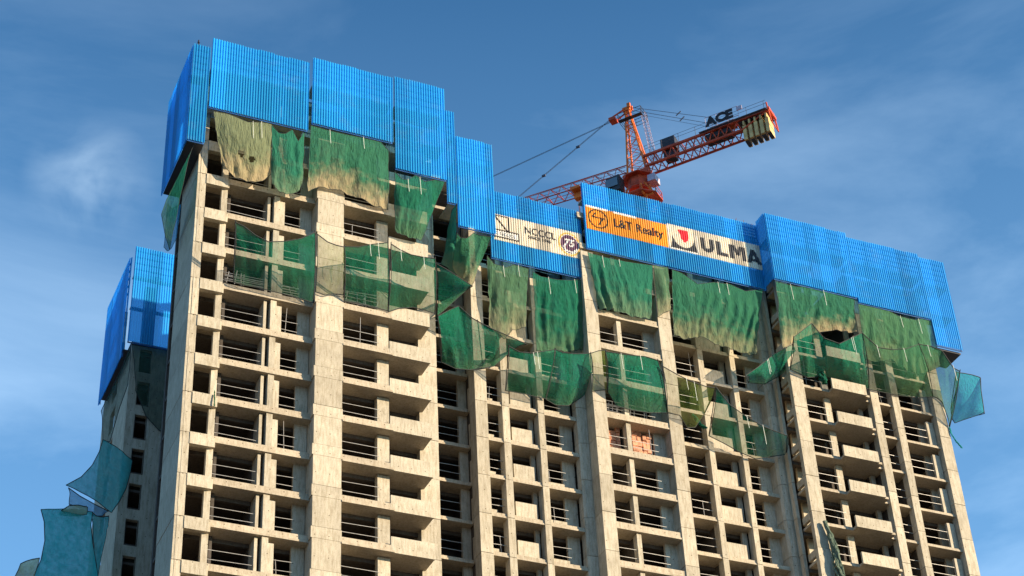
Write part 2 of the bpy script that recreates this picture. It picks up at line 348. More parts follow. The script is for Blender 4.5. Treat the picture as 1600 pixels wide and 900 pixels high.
# --- corner window bands, spandrels, fins, balcony parapets, rails: one per storey
for i in LV:
    z = 3*i
    if z < 18:
        b = MB(); b.box(.62, 2.14, .44, .80, z-.44, z+.42); b.box(2.14, 2.26, .50, .76, z-.40, z+.38)
        b.build('window_band', M['conc'], tower)
        b = MB(); b.box(5.97, 6.34, .70, 1.25, z+.5, z+2.62, 1.03); b.build('stub_wall', M['conc'], tower)
        b = MB()
        b.box(13.76, 16.72, -.01, .145, z-.02, z+1.12)
        b.build('balcony_parapet', M['conc'], tower)
        b = MB(); b.prism([(13.2, .28), (13.97, .28), (13.97, .74), (13.2, .74)], z+.5, z+.72); b.build('kerb', M['conc'], tower)
    if z < 15:
        for (u0, u1, v, za, zb, nm) in ((24.22, 25.80, 3.62, .36, 1.66, 'spandrel_panel'), (40.72, 42.40, 3.92, .34, 1.66, 'spandrel_panel'),
                                        (21.46, 21.78, 4.62, .02, 1.94, 'fin'), (46.76, 47.0, 1.86, .50, 1.05, 'return_beam'),
                                        (47.5, 48.1, 3.6, -1.9, .35, 'fin'), (59.0, 59.66, 1.92, .30, 2.5, 'fin'),
                                        (50.05, 50.6, 2.25, .25, 2.97, 'column'), (53.42, 53.8, 2.7, .2, 2.97, 'column')):
            b = MB()
            if nm == 'return_beam': b.box(u0, u1, v, 2.84, z+za, z+zb)
            elif nm == 'spandrel_panel': b.box(u0, u1, v, v+.15, z+za, z+zb); b.box(u0-.2, u1+.3, v-.14, v-.01, z+za-.0, z+za+.10)
            else: b.box(u0, u1, v, v+.22, z+za, z+zb)
            b.build(nm, M['conc'], tower)
        if z < 8: b = MB(); b.box(50.06, 53.12, .90, 1.06, z+.0, z+.94); b.build('balcony_parapet', M['conc'], tower)
        for (u0, u1, v) in ((22.2, 22.9, 3.75), (26.65, 28.1, 3.75)):
            b = MB(); b.box(u0, u1, v, v+.14, z+.34, z+.80); b.build('upstand', M['conc'], tower)
rail_bays = [(2.24, 5.12, .98, 18), (6.0, 7.64, .98, 18), (10.5, 13.1, .32, 18), (18.2, 20.9, 5.15, 15), (22.2, 23.4, 3.62, 15), (26.66, 28.2, 3.62, 15),
             (31.0, 32.58, 2.36, 15), (32.97, 35.1, 2.36, 15), (38.3, 40.0, 3.9, 15), (43.3, 44.7, 3.9, 15), (47.9, 50.0, 1.82, 15),
             (54.6, 55.85, 1.96, 15), (56.52, 58.9, 1.96, 15)]
sel = [(i, r) for i in (-3, -2, -1, 0, 1, 2, 3, 4, 5, 6, 7) for r in rail_bays if 3*(-i) < r[3]]
cnt = 0; extra = MB()
for i, (u0, u1, v, zt) in sel:
    z = -3*i
    if z+1 > 13: continue
    b = MB() if cnt < 98 else extra
    for h in (1.03, 1.66):
        dz = random.uniform(-.05, .05); dv = random.uniform(-.03, .03)
        b.tube((u0, v+dv, z+h+dz), (u1, v-dv, z+h+dz+random.uniform(-.03, .03)), .022)
    if random.random() < .15:
        uu = random.uniform(u0+.3, u1-.3); b.tube((uu, v+.05, z+.45), (uu+random.uniform(-.1, .1), v+.05, z+random.choice((1.75, 1.75, 2.85))), .02)
    if b is not extra: b.build('guard_rail', M['steel'], tower)
    cnt += 1
if extra.v:
    o = extra.build('guard_rail', M['steel'], tower); o['kind'] = 'stuff'
# orange block stacks closing two bays
for (u0, u1) in ((31.3, 32.55), (33.1, 35.1)):
    b = MB(); u = u0
    while u < u1-.1:
        w = random.uniform(.3, .5); z = -5.42
        while z < -3.3:
            h = random.uniform(.35, .5); b.box(u, min(u+w, u1)-.05, 3.1+random.uniform(-.06, .06), 3.5, z, z+h-.04, random.uniform(.6,1.3)); z += h
        u += w
    b.build('block_infill', M['brick'], tower)
# starter bars above the working decks
for c in (45.9, 46.2, 46.6, 58.2, 59.0, 59.9, 58.6, 45.4):
    for k in range(3):
        b = MB(); u = c+random.uniform(-.25, .25); b.tube((u, 3.4, 15), (u+random.uniform(-.1, .1), 3.4, 19.6+random.uniform(-.4, .8)), .018, 4); b.build('starter_bar', M['rust'], tower)
# storeys below the frame, down to the ground
b = MB()
for (u0, u1, v) in ((0.02, 17.8, .65), (17.8, 29.9, 3.5), (29.9, 37.1, 2.2), (37.1, 46.7, 3.7), (46.7, 60.6, 1.6)):
    z = -27.2
    while z > GZ+.5: b.box(u0, u1, v, v+5, z-.55, z); z -= 3
    for k in range(int((u1-u0)/3)+1): b.box(u0+k*3, u0+k*3+.6, v+.02, v+.6, GZ, -27.2)
b.box(.3, 60, 5.4, 6.4, GZ, -29)
b.build('lower_storeys', M['conc'], tower)

# ================================================================ the rear wing
wing = thing('concrete_tower', 'shaded rear tower wing at the far left with a single row of square windows', 'building', (0, 0, 0))
b = MB(); WV = 22.0
b.box(.95, 1.60, WV, WV+.4, GZ, 9.6); b.box(2.56, 12, WV, WV+.4, GZ, 9.6)
for k in range(-4, 14):
    z = 3.07-3*k; b.box(1.60, 2.56, WV+.005, WV+.38, z, z+.86 if z+.86 < 9.6 else 9.6)
b.box(1.60, 2.56, WV+.005, WV+.4, GZ, -36.0)
b.build('front_wall', M['conc'], wing)
b = MB(); b.box(.95, 1.25, WV+.4, 26.3, GZ, 9.6); b.box(.95, 1.25, 28.0, 31, GZ, 9.6)
for k in range(-4, 26): z = 3.4-3*k; b.box(.95, 1.25, 26.3, 28.0, z, min(9.6, z+1.0))
b.build('side_wall', M['conc'], wing)
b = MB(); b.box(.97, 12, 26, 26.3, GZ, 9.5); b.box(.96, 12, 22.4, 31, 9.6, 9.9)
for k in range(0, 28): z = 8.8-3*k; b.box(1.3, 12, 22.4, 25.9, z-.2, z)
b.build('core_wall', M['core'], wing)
for k in range(-1, 6):
    b = MB(); z = 1-3*k; b.box(1.60, 1.64, WV-.02, WV+.1, z-.05, z+2.08); b.box(2.52, 2.56, WV-.02, WV+.1, z-.05, z+2.08); b.box(1.64, 2.52, WV-.02, WV+.1, z-.05, z+.01)
    b.build('window_frame', M['core'], wing)

# ================================================================ climbing screens of corrugated sheet
PITCH, AMP = .195, .074
def prof(s):
    t = (s/PITCH) % 1.0
    if t < .28: return 0.0
    if t < .46: return AMP*(t-.28)/.18
    if t < .82: return AMP
    return AMP*(1-(t-.82)/.18)
def breaks(s0, s1):
    out = [s0, s1]; k = int(s0/PITCH)-1
    while k*PITCH < s1:
        for t in (0, .28, .46, .82):
            q = (k+t)*PITCH
            if s0 < q < s1: out.append(q)
        k += 1
    return sorted(set(round(q, 5) for q in out))
def corr(name, org, dr, out, L, z0, z1, m, parent, off=0.0, s_off=0.0, ragged=.05):
    """corrugated strip along dr from org, ridges towards out; sheets about 1 m wide, laid with small offsets"""
    org, dr, out = Vector(org), Vector(dr).normalized(), Vector(out).normalized()
    v, f, t = [], [], []
    s = 0.0
    while s < L-1e-4:
        w = min(1.14, L-s) if L-s > 1.5 else L-s
        tone = random.choice((.74, .86, .95, 1.0, 1.05, 1.14, 1.22)); a0 = z0+random.uniform(0, ragged*.3); a1 = z1+random.uniform(-ragged, ragged)
        oo = off+random.uniform(0, .01 if ragged else 0)
        bs = breaks(s+s_off, s+w+s_off); k = len(v)
        for q in bs:
            p = org+dr*(q-s_off)+out*(prof(q)+oo)
            for z in (a0, (a0+a1)/2, a1): v.append((p.x, p.y, z)); t.append(tone)
        for j in range(len(bs)-1):
            for h in range(2): f.append((k+3*j+h, k+3*j+3+h, k+3*j+4+h, k+3*j+1+h))
        s += w
    me = bpy.data.meshes.new(name); me.from_pydata(v, [], f)
    ca = me.color_attributes.new('tone', 'FLOAT_COLOR', 'POINT')
    for i, q in enumerate(t): ca.data[i].color = (q, q, q, 1)
    me.materials.append(m); o = bpy.data.objects.new(name, me); COL.objects.link(o); o.parent = parent; return o
def screen(label, u0, u1, v, z0, z1, deck=None, left=None, back=1.6, group='blue climbing screens round the top', rails=4, right=None):
    t = thing('climbing_screen', label, 'safety screen', (0, 0, 0), group)
    corr('corrugated_sheet', (u0, v, 0), (1, 0, 0), (0, -1, 0), u1-u0, z0, z1, M['sheet'], t, 0, u0 % PITCH)
    if left: corr('side_sheet', (u0, v+left, 0), (0, -1, 0), (-1, 0, 0), left, z0, z1, M['sheet'], t)
    if right: corr('side_sheet', (u1, v, 0), (0, 1, 0), (1, 0, 0), right, z0, z1, M['sheet'], t)
    b = MB(); n = max(1, round((u1-u0)/1.9))
    for k in range(n+1):
        u = u0+.08+(u1-u0-.16)*k/n; b.box(u-.04, u+.04, v+.06, v+.16, z0+.02, z1-.05)
    for k in range(rails):
        z = z1-.25-k*(z1-(deck or z1-2.6)-.3)/rails; b.box(u0+.05, u1-.05, v+.17, v+.23, z-.06, z+.06)
    b.box(u0+.02, u1-.02, v+.05, v+.12, z0-.06, z0+.02)
    b.build('frame', M['frame'], t)
    if deck:
        b = MB(); b.box(u0+.05, u1-.05, v+.24, v+back, deck-.12, deck)
        b.build('platform', M['deck'], t)
        b = MB(); b.box(u0+.12, u1-.12, v+.235, v+.265, deck+.02, deck+.34); b.build('toe_board', M['lwhite'], t)
        b = MB(); b.box(u0+.05, u1-.05, v+.24, v+back, deck-3.1, deck-3.0); b.build('platform', M['deck'], t)
    return t
scr = {}
cs = screen('narrow blue corrugated screen wrapping the far left corner of the tower', -1.27, -.06, -1.0, 10.75, 19.72, 17.0, left=6.6, back=1.0)
b = MB(); b.box(-1.22, -.03, -.8, 5.4, 10.86, 10.96); b.build('under_deck', M['darkst'], cs)
scr['a'] = screen('tallest leftmost wide blue corrugated screen above the beige dusty net', .05, 7.32, -1.02, 14.15, 20.72, 18.05)
screen('blue corrugated screen above the broad sunlit pier, second wide one from left', 7.58, 13.78, -1.0, 15.0, 21.4, 18.9)
screen('long-hanging blue corrugated screen beside the small green net and step down', 13.95, 17.9, -1.0, 12.65, 21.6, 18.9)
screen('narrow sliver of blue corrugated screen at the first roofline step', 17.93, 18.66, -.94, 10.7, 19.56, 17.0)
screen('blue corrugated screen standing alone at the second step, left of the company banners', 18.70, 21.62, -1.0, 8.7, 17.2, 15.2, back=3.6)
scC = screen('blue corrugated screen carrying the cream banner with the round 75 emblem', 22.7, 30.33, 2.3, 9.3, 15.75, 14.1, back=.8)
scD = screen('wide blue corrugated screen carrying the orange banner and the big lettered cream banner', 30.44, 46.1, 1.86, 11.95, 18.4, 16.9, back=.9)
screen('blue corrugated screen with a deep-blue side return, right of the lettered banner', 46.02, 53.62, .5, 12.1, 18.65, 16.3, left=1.3)
screen('blue corrugated screen hanging above the sage green net on the right', 53.66, 60.52, .5, 11.7, 18.3, 16.0)
e3 = screen('long narrow blue corrugated screen at the far right corner of the tower', 60.54, 63.05, .52, 9.25, 18.08, 15.6)
b = MB(); b.box(60.6, 63.0, .8, 2.9, 9.05, 9.2); b.build('corner_platform', M['darkst'], e3)
# rear wing screens
screen('blue corrugated screen on the rear wing, half in the tower shadow', .42, 12.0, 21.4, 9.1, 18.3, 15.6, back=.6)
t = thing('climbing_screen', 'dark blue side screen of the rear wing against the sky at far left', 'safety screen', (0, 0, 0), 'blue climbing screens round the top')
corr('corrugated_sheet', (.30, 29.8, 0), (0, -1, 0), (-1, 0, 0), 7.4, 8.3, 17.9, M['sheet'], t)
corr('corrugated_sheet', (.30, 22.4, 0), (1, 0, 0), (0, -1, 0), .12, 8.9, 17.9, M['sheet'], t)
b = MB()
for k in range(5): b.box(.36, .42, 22.5, 29.7, 17.6-k*.75, 17.66-k*.75)
for k in range(5): b.box(.34, .40, 22.5+k*1.78, 22.58+k*1.78, 8.4, 17.8)
b.build('frame', M['frame'], t)
b = MB(); b.box(.36, .93, 22.3, 29.7, 8.86, 8.94); b.build('under_deck', M['darkst'], t)

# ================================================================ banners and their writing
def slice_map(bm, org, off, s_off):
    xs = [v.co.x for v in bm.verts]
    for q in breaks(min(xs)+s_off, max(xs)+s_off):
        g = bm.verts[:]+bm.edges[:]+bm.faces[:]
        bmesh.ops.bisect_plane(bm, geom=g, plane_co=(q-s_off, 0, 0), plane_no=(1, 0, 0), dist=1e-5)
    for v in bm.verts: v.co = Vector((v.co.x, org-prof(v.co.x+s_off)-off, v.co.y))
def put(bm, name, v, off, s_off, m, parent):
    slice_map(bm, v, off, s_off); me = bpy.data.meshes.new(name); bm.to_mesh(me); bm.free(); me.materials.append(m)
    o = bpy.data.objects.new(name, me); COL.objects.link(o); o.parent = parent; return o
def text_bm(txt, size, x, z, sxs=1.0, bold=0.0, shear=0.0, extrude=0):
    c = bpy.data.curves.new('lettering', 'FONT'); c.body = txt; c.size = size; c.offset = bold; c.shear = shear; c.extrude = extrude; c.resolution_u = 4
    o = bpy.data.objects.new('lettering', c); COL.objects.link(o); dg = bpy.context.evaluated_depsgraph_get()
    me = bpy.data.meshes.new_from_object(o.evaluated_get(dg)); bpy.data.objects.remove(o); bpy.data.curves.remove(c)
    bm = bmesh.new(); bm.from_mesh(me); bpy.data.meshes.remove(me)
    for v in bm.verts: v.co.x = v.co.x*sxs+x; v.co.y += z
    return bm
def poly_bm(polys):
    bm = bmesh.new()
    for p in polys: bm.faces.new([bm.verts.new((x, z, 0)) for x, z in p])
    return bm
def ring(cx, cz, rx, rz, w, n=32, a0=0, a1=2*math.pi):
    P = []
    for k in range(n):
        a, c = a0+(a1-a0)*k/n, a0+(a1-a0)*(k+1)/n
        P.append([(cx+rx*math.cos(a), cz+rz*math.sin(a)), (cx+rx*math.cos(c), cz+rz*math.sin(c)),
                  (cx+(rx-w)*math.cos(c), cz+(rz-w)*math.sin(c)), (cx+(rx-w)*math.cos(a), cz+(rz-w)*math.sin(a))])
    return P
def disc(cx, cz, rx, rz, n=32): return [[(cx+rx*math.cos(2*math.pi*k/n), cz+rz*math.sin(2*math.pi*k/n)) for k in range(n)]]
def bar(x0, z0, x1, z1, w):
    d = Vector((x1-x0, z1-z0)).normalized(); nx, nz = -d.y*w/2, d.x*w/2
    return [(x0+nx, z0+nz), (x1+nx, z1+nz), (x1-nx, z1-nz), (x0-nx, z0-nz)]
SO = lambda u: u % PITCH - u          # keeps the corrugation phase of a sheet that starts at u
def banner(parent, name, u0, u1, v, z0, z1, m, so):
    t = MB(); o = corr(name, (u0, v, 0), (1, 0, 0), (0, -1, 0), u1-u0, z0, z1, m, parent, .022, u0+so, 0); return o
# cream banner, screen C
so = SO(22.7); v = 2.3
bn = banner(scC, 'cream_banner', 22.98, 30.30, v, 11.05, 13.50, M['white'], so)
P = lambda polys, nm, m, off=.034: put(poly_bm(polys), nm, v, off, so, M[m], bn)
P([bar(23.02, 13.38, 24.25, 13.38, .09), bar(24.20, 13.4, 24.20, 11.95, .12), bar(23.05, 13.35, 24.15, 11.95, .13), bar(23.02, 12.02, 25.0, 12.02, .11), bar(23.0, 11.35, 25.0, 11.35, .12),
   bar(24.97, 12.0, 24.97, 11.35, .08)], 'emblem', 'black')
P([[(23.05, 11.45), (24.9, 11.45), (24.9, 11.93), (23.05, 11.93)]], 'emblem_plate', 'lwhite', .030)
put(text_bm('S. NCCCL', .42, 23.12, 11.54, .85, .004), 'small_lettering', v, .038, so, M['black'], bn)
put(text_bm('NCCCL', .92, 25.45, 12.30, .84, .014), 'lettering', v, .034, so, M['black'], bn)
put(text_bm('SINCE 1946', .42, 25.75, 11.86, .92, .008), 'small_lettering', v, .034, so, M['black'], bn)
P(disc(29.2, 12.22, .93, 1.10), 'round_emblem', 'gold', .030)
P(disc(29.2, 12.22, .80, .95), 'emblem_ring', 'lwhite', .033)
P(disc(29.2, 12.22, .74, .88), 'emblem_field', 'purple', .036)
put(text_bm('75', .95, 28.68, 12.02, .95, .025, .2), 'number', v, .040, so, M['lwhite'], bn)
P([[(28.62, 12.0), (28.74, 12.05), (28.95, 11.62), (28.80, 11.50)], [(28.80, 11.50), (28.95, 11.62), (29.42, 11.55), (29.48, 11.40)], [(29.48, 11.40), (29.42, 11.55), (29.75, 11.92), (29.86, 11.80)]], 'emblem_ribbon', 'lwhite', .040)
# orange banner, screen D
so = SO(30.44); v = 1.86
bn = banner(scD, 'orange_banner', 30.58, 37.62, v, 13.85, 16.12, M['orange'], so)
P([[(30.6, 16.0), (32.5, 16.0), (32.5, 16.17), (30.6, 16.17)], [(33.0, 15.98), (35.0, 15.98), (35.0, 16.16), (33.0, 16.16)]], 'tape_strip', 'lwhite', .03)
P(ring(31.62, 15.02, .86, .92, .10), 'logo_ring', 'black')
P([bar(31.45, 15.62, 31.12, 15.12, .10), bar(31.10, 15.14, 31.68, 15.14, .12), bar(31.72, 15.14, 32.22, 15.14, .12), bar(31.98, 15.1, 31.68, 14.46, .12)], 'logo_letters', 'black')
put(text_bm('L&T Realty', 1.14, 32.92, 14.66, .84, .018), 'lettering', v, .034, so, M['black'], bn)
# cream banner with the shield and the big letters
bn = banner(scD, 'cream_banner', 37.66, 46.06, v, 13.82, 16.28, M['white'], so)
sh = []
for k in range(12):
    a0, a1 = math.pi+math.pi*k/12, math.pi+math.pi*(k+1)/12
    sh.append([(39.02+.93*math.cos(a0), 15.2+1.0*math.sin(a0)), (39.02+.93*math.cos(a1), 15.2+1.0*math.sin(a1)),
               (39.02+1.2*(-1 if k < 6 else 1) if k not in (5, 6) else 39.02+.93*math.cos(a1), 13.98) if False else (39.02+1.16*math.cos(a1)*(1.0), 13.98),
               (39.02+1.16*math.cos(a0), 13.98)])
P(sh, 'shield_frame', 'grey')
P([[(38.62, 15.92), (39.5, 15.98), (39.5, 15.25), (39.42, 15.0), (39.12, 14.72), (38.88, 15.0), (38.78, 15.4)]], 'shield_heart', 'red')
P([bar(37.70, 16.24, 37.70, 13.84, .12), bar(37.72, 13.90, 40.3, 13.90, .12), bar(40.24, 13.9, 40.24, 15.7, .08)], 'shield_border', 'lwhite', .03)
w_ = .36; zb_, zt_ = 14.30, 15.68
U_ = [bar(40.72, zt_, 40.72, 14.9, w_), bar(41.54, zt_, 41.54, 14.9, w_)] + ring(41.13, 14.92, .59, .62, w_, 14, math.pi, 2*math.pi)
L_ = [bar(42.14, zt_, 42.14, zb_, w_), bar(42.32, zb_+.17, 42.98, zb_+.17, .34)]
M_ = [bar(43.30, zt_, 43.30, zb_, w_), bar(44.40, zt_, 44.40, zb_, w_), [(43.30, zt_), (43.66, zt_), (43.98, 14.95), (43.72, 14.75)], [(44.40, zt_), (43.98, 14.95-.25), (43.72, 14.75), (44.04, zt_)]]
A_ = [[(45.12, zt_), (45.45, zt_), (46.02, zb_), (45.58, zb_)], [(45.12, zt_), (45.32, 15.2), (45.06, zb_), (44.66, zb_)], [(45.08, 14.75), (45.5, 14.75), (45.6, 14.5), (45.02, 14.5)]]
for nm_, pl_ in (('letter', U_), ('letter', L_), ('letter', M_), ('letter', A_)): P(pl_, nm_, 'grey')

# ================================================================ safety nets
NETS = [
 ('h', 'dusty',
  [(0.47,-0.9,13.95),(1.49,-0.9,14.03),(2.23,-0.9,13.9),(2.98,-0.9,13.72),(3.72,-0.9,13.95),(4.7,-0.9,14.14)],
  [(1.41,-0.25,10.0),(1.98,-0.25,9.3),(2.63,-0.25,9.03),(3.55,-0.25,8.96),(4.37,-0.25,9.25),(4.99,-0.25,10.07)]),
 ('h', 'green',
  [(4.67,-0.85,14.11),(5.26,-0.85,13.45),(5.73,-0.85,13.53),(6.23,-0.85,14.11),(6.68,-0.85,13.11),(7.13,-0.85,14.21)],
  [(5.0,-0.3,9.11),(5.57,-0.3,8.59),(6.13,-0.3,8.57),(6.59,-0.3,8.76),(6.96,-0.3,9.04),(7.27,-0.3,9.77)]),
 ('h', 'half',
  [(7.58,-0.9,14.85),(8.74,-0.9,14.79),(10.19,-0.9,14.81),(11.65,-0.9,14.89),(12.88,-0.9,14.9),(13.51,-0.9,14.24)],
  [(7.59,-0.35,9.13),(8.38,-0.35,9.82),(9.94,-0.35,9.98),(11.62,-0.35,9.58),(12.58,-0.35,9.27),(13.64,-0.35,9.34)]),
 ('h', 'green2',
  [(13.9,-1.0,12.34),(14.44,-1.0,11.78),(14.93,-1.0,11.86),(15.48,-1.0,12.45),(16.21,-1.0,12.06),(17.01,-1.0,12.47),(17.76,-1.0,12.51)],
  [(14.05,-0.5,7.37),(14.28,-0.5,7.2),(14.67,-0.5,7.14),(15.15,-0.5,7.04),(15.53,-0.5,7.03),(15.87,-0.5,7.06),(16.12,-0.5,7.13)]),
 ('h', 'green',
  [(18.41,-0.6,10.37),(18.57,-0.6,10.6),(18.68,-0.6,10.86),(18.78,-0.6,10.95)],
  [(18.37,1.5,7.0),(18.71,1.5,6.74),(19.1,1.5,6.44),(19.44,1.5,6.24)]),
 ('h', 'half2',
  [(18.62,-0.9,8.09),(18.9,-0.9,7.7),(19.4,-0.9,7.84),(19.92,-0.9,8.45),(20.51,-0.9,8.37),(21.31,-0.9,8.48)],
  [(19.19,1.6,6.53),(19.48,1.6,6.2),(19.87,1.6,5.84),(20.36,1.6,5.63),(20.75,1.6,5.67),(20.99,1.6,6.71)]),
 ('h', 'dusty2',
  [(22.35,2.3,9.39),(22.89,2.3,8.76),(23.8,2.3,8.65),(24.49,2.3,9.07),(25.68,2.3,9.02)],
  [(22.47,2.8,3.45),(23.0,2.8,2.9),(23.63,2.8,2.49),(24.28,2.8,3.49),(25.36,2.8,3.92)]),
 ('h', 'green2',
  [(25.98,2.3,8.86),(26.64,2.3,8.56),(27.95,2.3,8.6),(29.01,2.3,8.81),(30.31,2.3,9.21)],
  [(26.12,2.8,2.07),(26.98,2.8,2.04),(27.88,2.8,2.48),(28.81,2.8,2.64),(29.99,2.8,3.15)]),
 ('h', 'green',
  [(30.41,1.7,11.4),(31.85,1.7,11.3),(33.75,1.7,11.37),(35.95,1.7,11.59)],
  [(31.03,1.75,6.22),(32.27,1.75,6.53),(33.84,1.75,6.27),(35.3,1.75,6.45)]),
 ('h', 'dusty2',
  [(36.05,1.75,11.71),(36.54,1.75,11.71),(37.33,1.75,11.8)],
  [(35.96,1.8,6.82),(36.43,1.8,7.24),(37.14,1.8,7.77)]),
 ('h', 'mid',
  [(37.68,1.8,11.74),(38.55,1.8,11.6),(39.81,1.8,10.87),(41.27,1.8,11.43),(42.71,1.8,11.62),(44.09,1.8,11.29),(45.72,1.8,11.89)],
  [(37.28,2.0,5.57),(38.18,2.0,5.43),(39.61,2.0,6.01),(40.83,2.0,5.65),(42.19,2.0,5.5),(43.11,2.0,5.3),(44.23,2.0,5.33)]),
 ('h', 'half',
  [(46.19,0.6,11.91),(48.1,0.6,11.9),(49.92,0.6,12.37),(51.35,0.6,12.17),(53.44,0.6,12.25)],
  [(46.21,1.2,5.92),(47.69,1.2,7.05),(49.6,1.2,8.24),(51.16,1.2,8.86),(53.38,1.2,9.15)]),
 ('h', 'green3',
  [(53.69,0.6,11.62),(55.13,0.6,11.67),(56.34,0.6,11.71),(57.47,0.6,11.36),(58.99,0.6,11.36),(59.99,0.6,11.79),(60.76,0.6,11.67)],
  [(53.73,1.1,6.6),(54.92,1.1,6.69),(56.2,1.1,7.17),(57.28,1.1,6.63),(58.39,1.1,6.22),(59.72,1.1,6.89),(60.98,1.1,7.67)]),
 ('s', 'green2',
  [(-0.66,-0.5,10.8),(-0.81,-0.5,10.29),(-0.98,-0.5,9.26),(-1.09,-0.5,8.2)],
  [(-1.7,2.0,7.59),(-1.97,2.0,6.22),(-1.59,2.0,4.5),(-1.21,2.0,3.39)]),
 ('s', 'blue',
  [(-1.48,2.5,7.7),(-1.19,2.5,7.33),(-0.85,2.5,7.65),(-0.55,2.5,7.96)],
  [(-1.07,4.5,5.48),(-0.78,4.5,5.17),(-0.53,4.5,5.52),(-0.23,4.5,6.5)]),
 ('k', 'clear',
  [(2.04,-2.4,3.36),(2.67,-2.4,3.15),(3.48,-2.4,2.62),(4.37,-2.4,2.32),(5.47,-2.4,2.67),(6.57,-2.4,3.19),(7.55,-2.4,4.0)],
  [(2.82,0.2,0.42),(3.4,0.2,0.35),(4.37,0.2,0.39),(5.48,0.2,0.35),(6.6,0.2,0.31),(7.5,0.2,0.22),(8.41,0.2,0.13)]),
 ('k', 'yellow',
  [(7.73,-2.4,3.89),(8.46,-2.4,3.43),(9.06,-2.4,3.31),(9.65,-2.4,3.31)],
  [(8.4,-0.2,0.76),(9.08,-0.2,0.66),(9.62,-0.2,0.91),(10.44,-0.2,1.01)]),
 ('k', 'clear',
  [(9.65,-2.4,3.36),(10.65,-2.4,3.58),(11.58,-2.4,4.05),(12.79,-2.4,4.54)],
  [(10.48,-0.1,0.6),(11.49,-0.1,0.64),(12.65,-0.1,0.6),(13.67,-0.1,0.53)]),
 ('k', 'clear',
  [(13.02,-2.4,4.49),(13.67,-2.4,4.17),(14.47,-2.4,3.94),(15.41,-2.4,3.97),(16.26,-2.4,4.08)],
  [(13.67,-0.1,0.48),(14.51,-0.1,1.01),(15.46,-0.1,1.3),(16.26,-0.1,1.29),(17.11,-0.1,1.17)]),
 ('k', 'green4',
  [(16.43,-2.2,3.82),(17.28,-2.2,3.49),(18.13,-2.2,3.04),(19.07,-2.2,2.57)],
  [(17.71,1.0,1.85),(18.3,1.0,2.55),(19.06,1.0,3.52),(20.08,1.0,4.79)]),
 ('k', 'green4',
  [(17.59,0.6,1.54),(18.52,0.6,2.33),(19.22,0.6,2.83),(20.21,0.6,2.02),(21.51,0.6,1.51),(22.96,0.6,1.14),(24.32,0.6,0.75)],
  [(18.78,3.0,-0.51),(19.84,3.0,-0.81),(20.96,3.0,-0.66),(21.96,3.0,-0.27),(22.81,3.0,0.09),(23.75,3.0,1.19),(24.44,3.0,1.97)]),
 ('k', 'clear',
  [(23.1,1.0,0.56),(23.93,1.0,0.26),(24.92,1.0,0.38),(25.84,1.0,0.77),(26.71,1.0,1.14)],
  [(23.61,3.0,-1.8),(24.4,3.0,-1.79),(25.19,3.0,-1.77),(25.99,3.0,-1.82),(26.73,3.0,-1.81)]),
 ('k', 'green4',
  [(26.76,1.0,1.15),(27.36,1.0,1.01),(28.38,1.0,1.14),(29.57,1.0,1.47)],
  [(26.83,3.2,-1.72),(27.56,3.2,-2.05),(28.58,3.2,-1.88),(30.59,3.2,-0.17)]),
 ('k', 'yellow',
  [(29.46,0.8,1.32),(30.11,0.8,1.69),(30.74,0.8,1.9)],
  [(29.95,2.0,-1.12),(30.52,2.0,-0.89),(31.15,2.0,-0.69)]),
 ('k', 'green4',
  [(30.13,-0.2,0.99),(31.1,-0.2,1.05),(32.13,-0.2,1.12),(33.33,-0.2,1.29),(34.36,-0.2,1.19)],
  [(31.24,2.0,-0.84),(31.81,2.0,-1.92),(33.09,2.0,-2.02),(34.49,2.0,-1.94),(35.97,2.0,-1.62)]),
 ('k', 'yellow',
  [(34.68,-0.2,0.77),(35.82,-0.2,0.3),(36.93,-0.2,-0.06),(38.17,-0.2,-0.23),(38.92,-0.2,-0.17)],
  [(35.97,2.0,-1.62),(36.97,2.0,-1.62),(37.49,2.0,-2.56),(38.14,2.0,-2.42),(39.1,2.0,-0.99)]),
 ('k', 'clear',
  [(39.49,0.6,0.52),(40.44,0.6,-0.78),(41.68,0.6,-1.52),(43.04,0.6,-2.11),(45.03,0.6,-2.52)],
  [(39.99,3.2,-2.03),(41.12,3.2,-2.4),(42.4,3.2,-2.91),(43.71,3.2,-3.25),(46.52,3.2,-2.29)]),
 ('k', 'green4',
  [(42.05,0.4,1.99),(43.29,0.4,3.08),(44.89,0.4,4.62),(46.65,0.4,5.92)],
  [(43.84,2.8,3.29),(45.26,2.8,3.49),(46.96,2.8,4.76),(48.42,2.8,6.47)]),
 ('k', 'green4',
  [(45.52,-1.5,5.04),(47.36,-1.5,6.79),(48.24,-1.5,5.63),(49.61,-1.5,5.43),(51.89,-1.5,6.99)],
  [(46.67,1.2,4.14),(48.13,1.2,3.71),(49.79,1.2,4.2),(51.49,1.2,4.12),(53.64,1.2,3.89)]),
 ('k', 'clear2',
  [(51.89,-1.5,6.99),(53.13,-1.5,5.9),(54.49,-1.5,6.04),(55.72,-1.5,6.39),(57.11,-1.5,7.15)],
  [(53.72,1.3,3.97),(55.0,1.3,3.96),(56.47,1.3,3.99),(57.97,1.3,4.14),(59.73,1.3,4.59)]),
 ('k', 'clear2',
  [(57.11,-1.5,7.15),(58.25,-1.5,7.23),(59.22,-1.5,7.04),(59.97,-1.5,5.58),(60.53,-1.5,5.41)],
  [(59.73,1.3,4.59),(60.15,1.3,4.56),(60.54,1.3,4.17),(60.77,1.3,2.73),(60.73,1.3,2.01)]),
 ('k', 'bluenet',
  [(60.91,-0.6,5.95),(61.59,-0.6,6.04),(62.5,-0.6,6.07),(63.21,-0.6,5.99),(62.97,-0.6,4.73),(62.77,-0.6,2.53)],
  [(61.39,1.5,3.88),(61.31,1.5,2.97),(61.48,1.5,2.65),(62.37,1.5,3.13),(63.4,1.5,3.65),(64.08,1.5,3.98)]),
 ('w', 'teal',
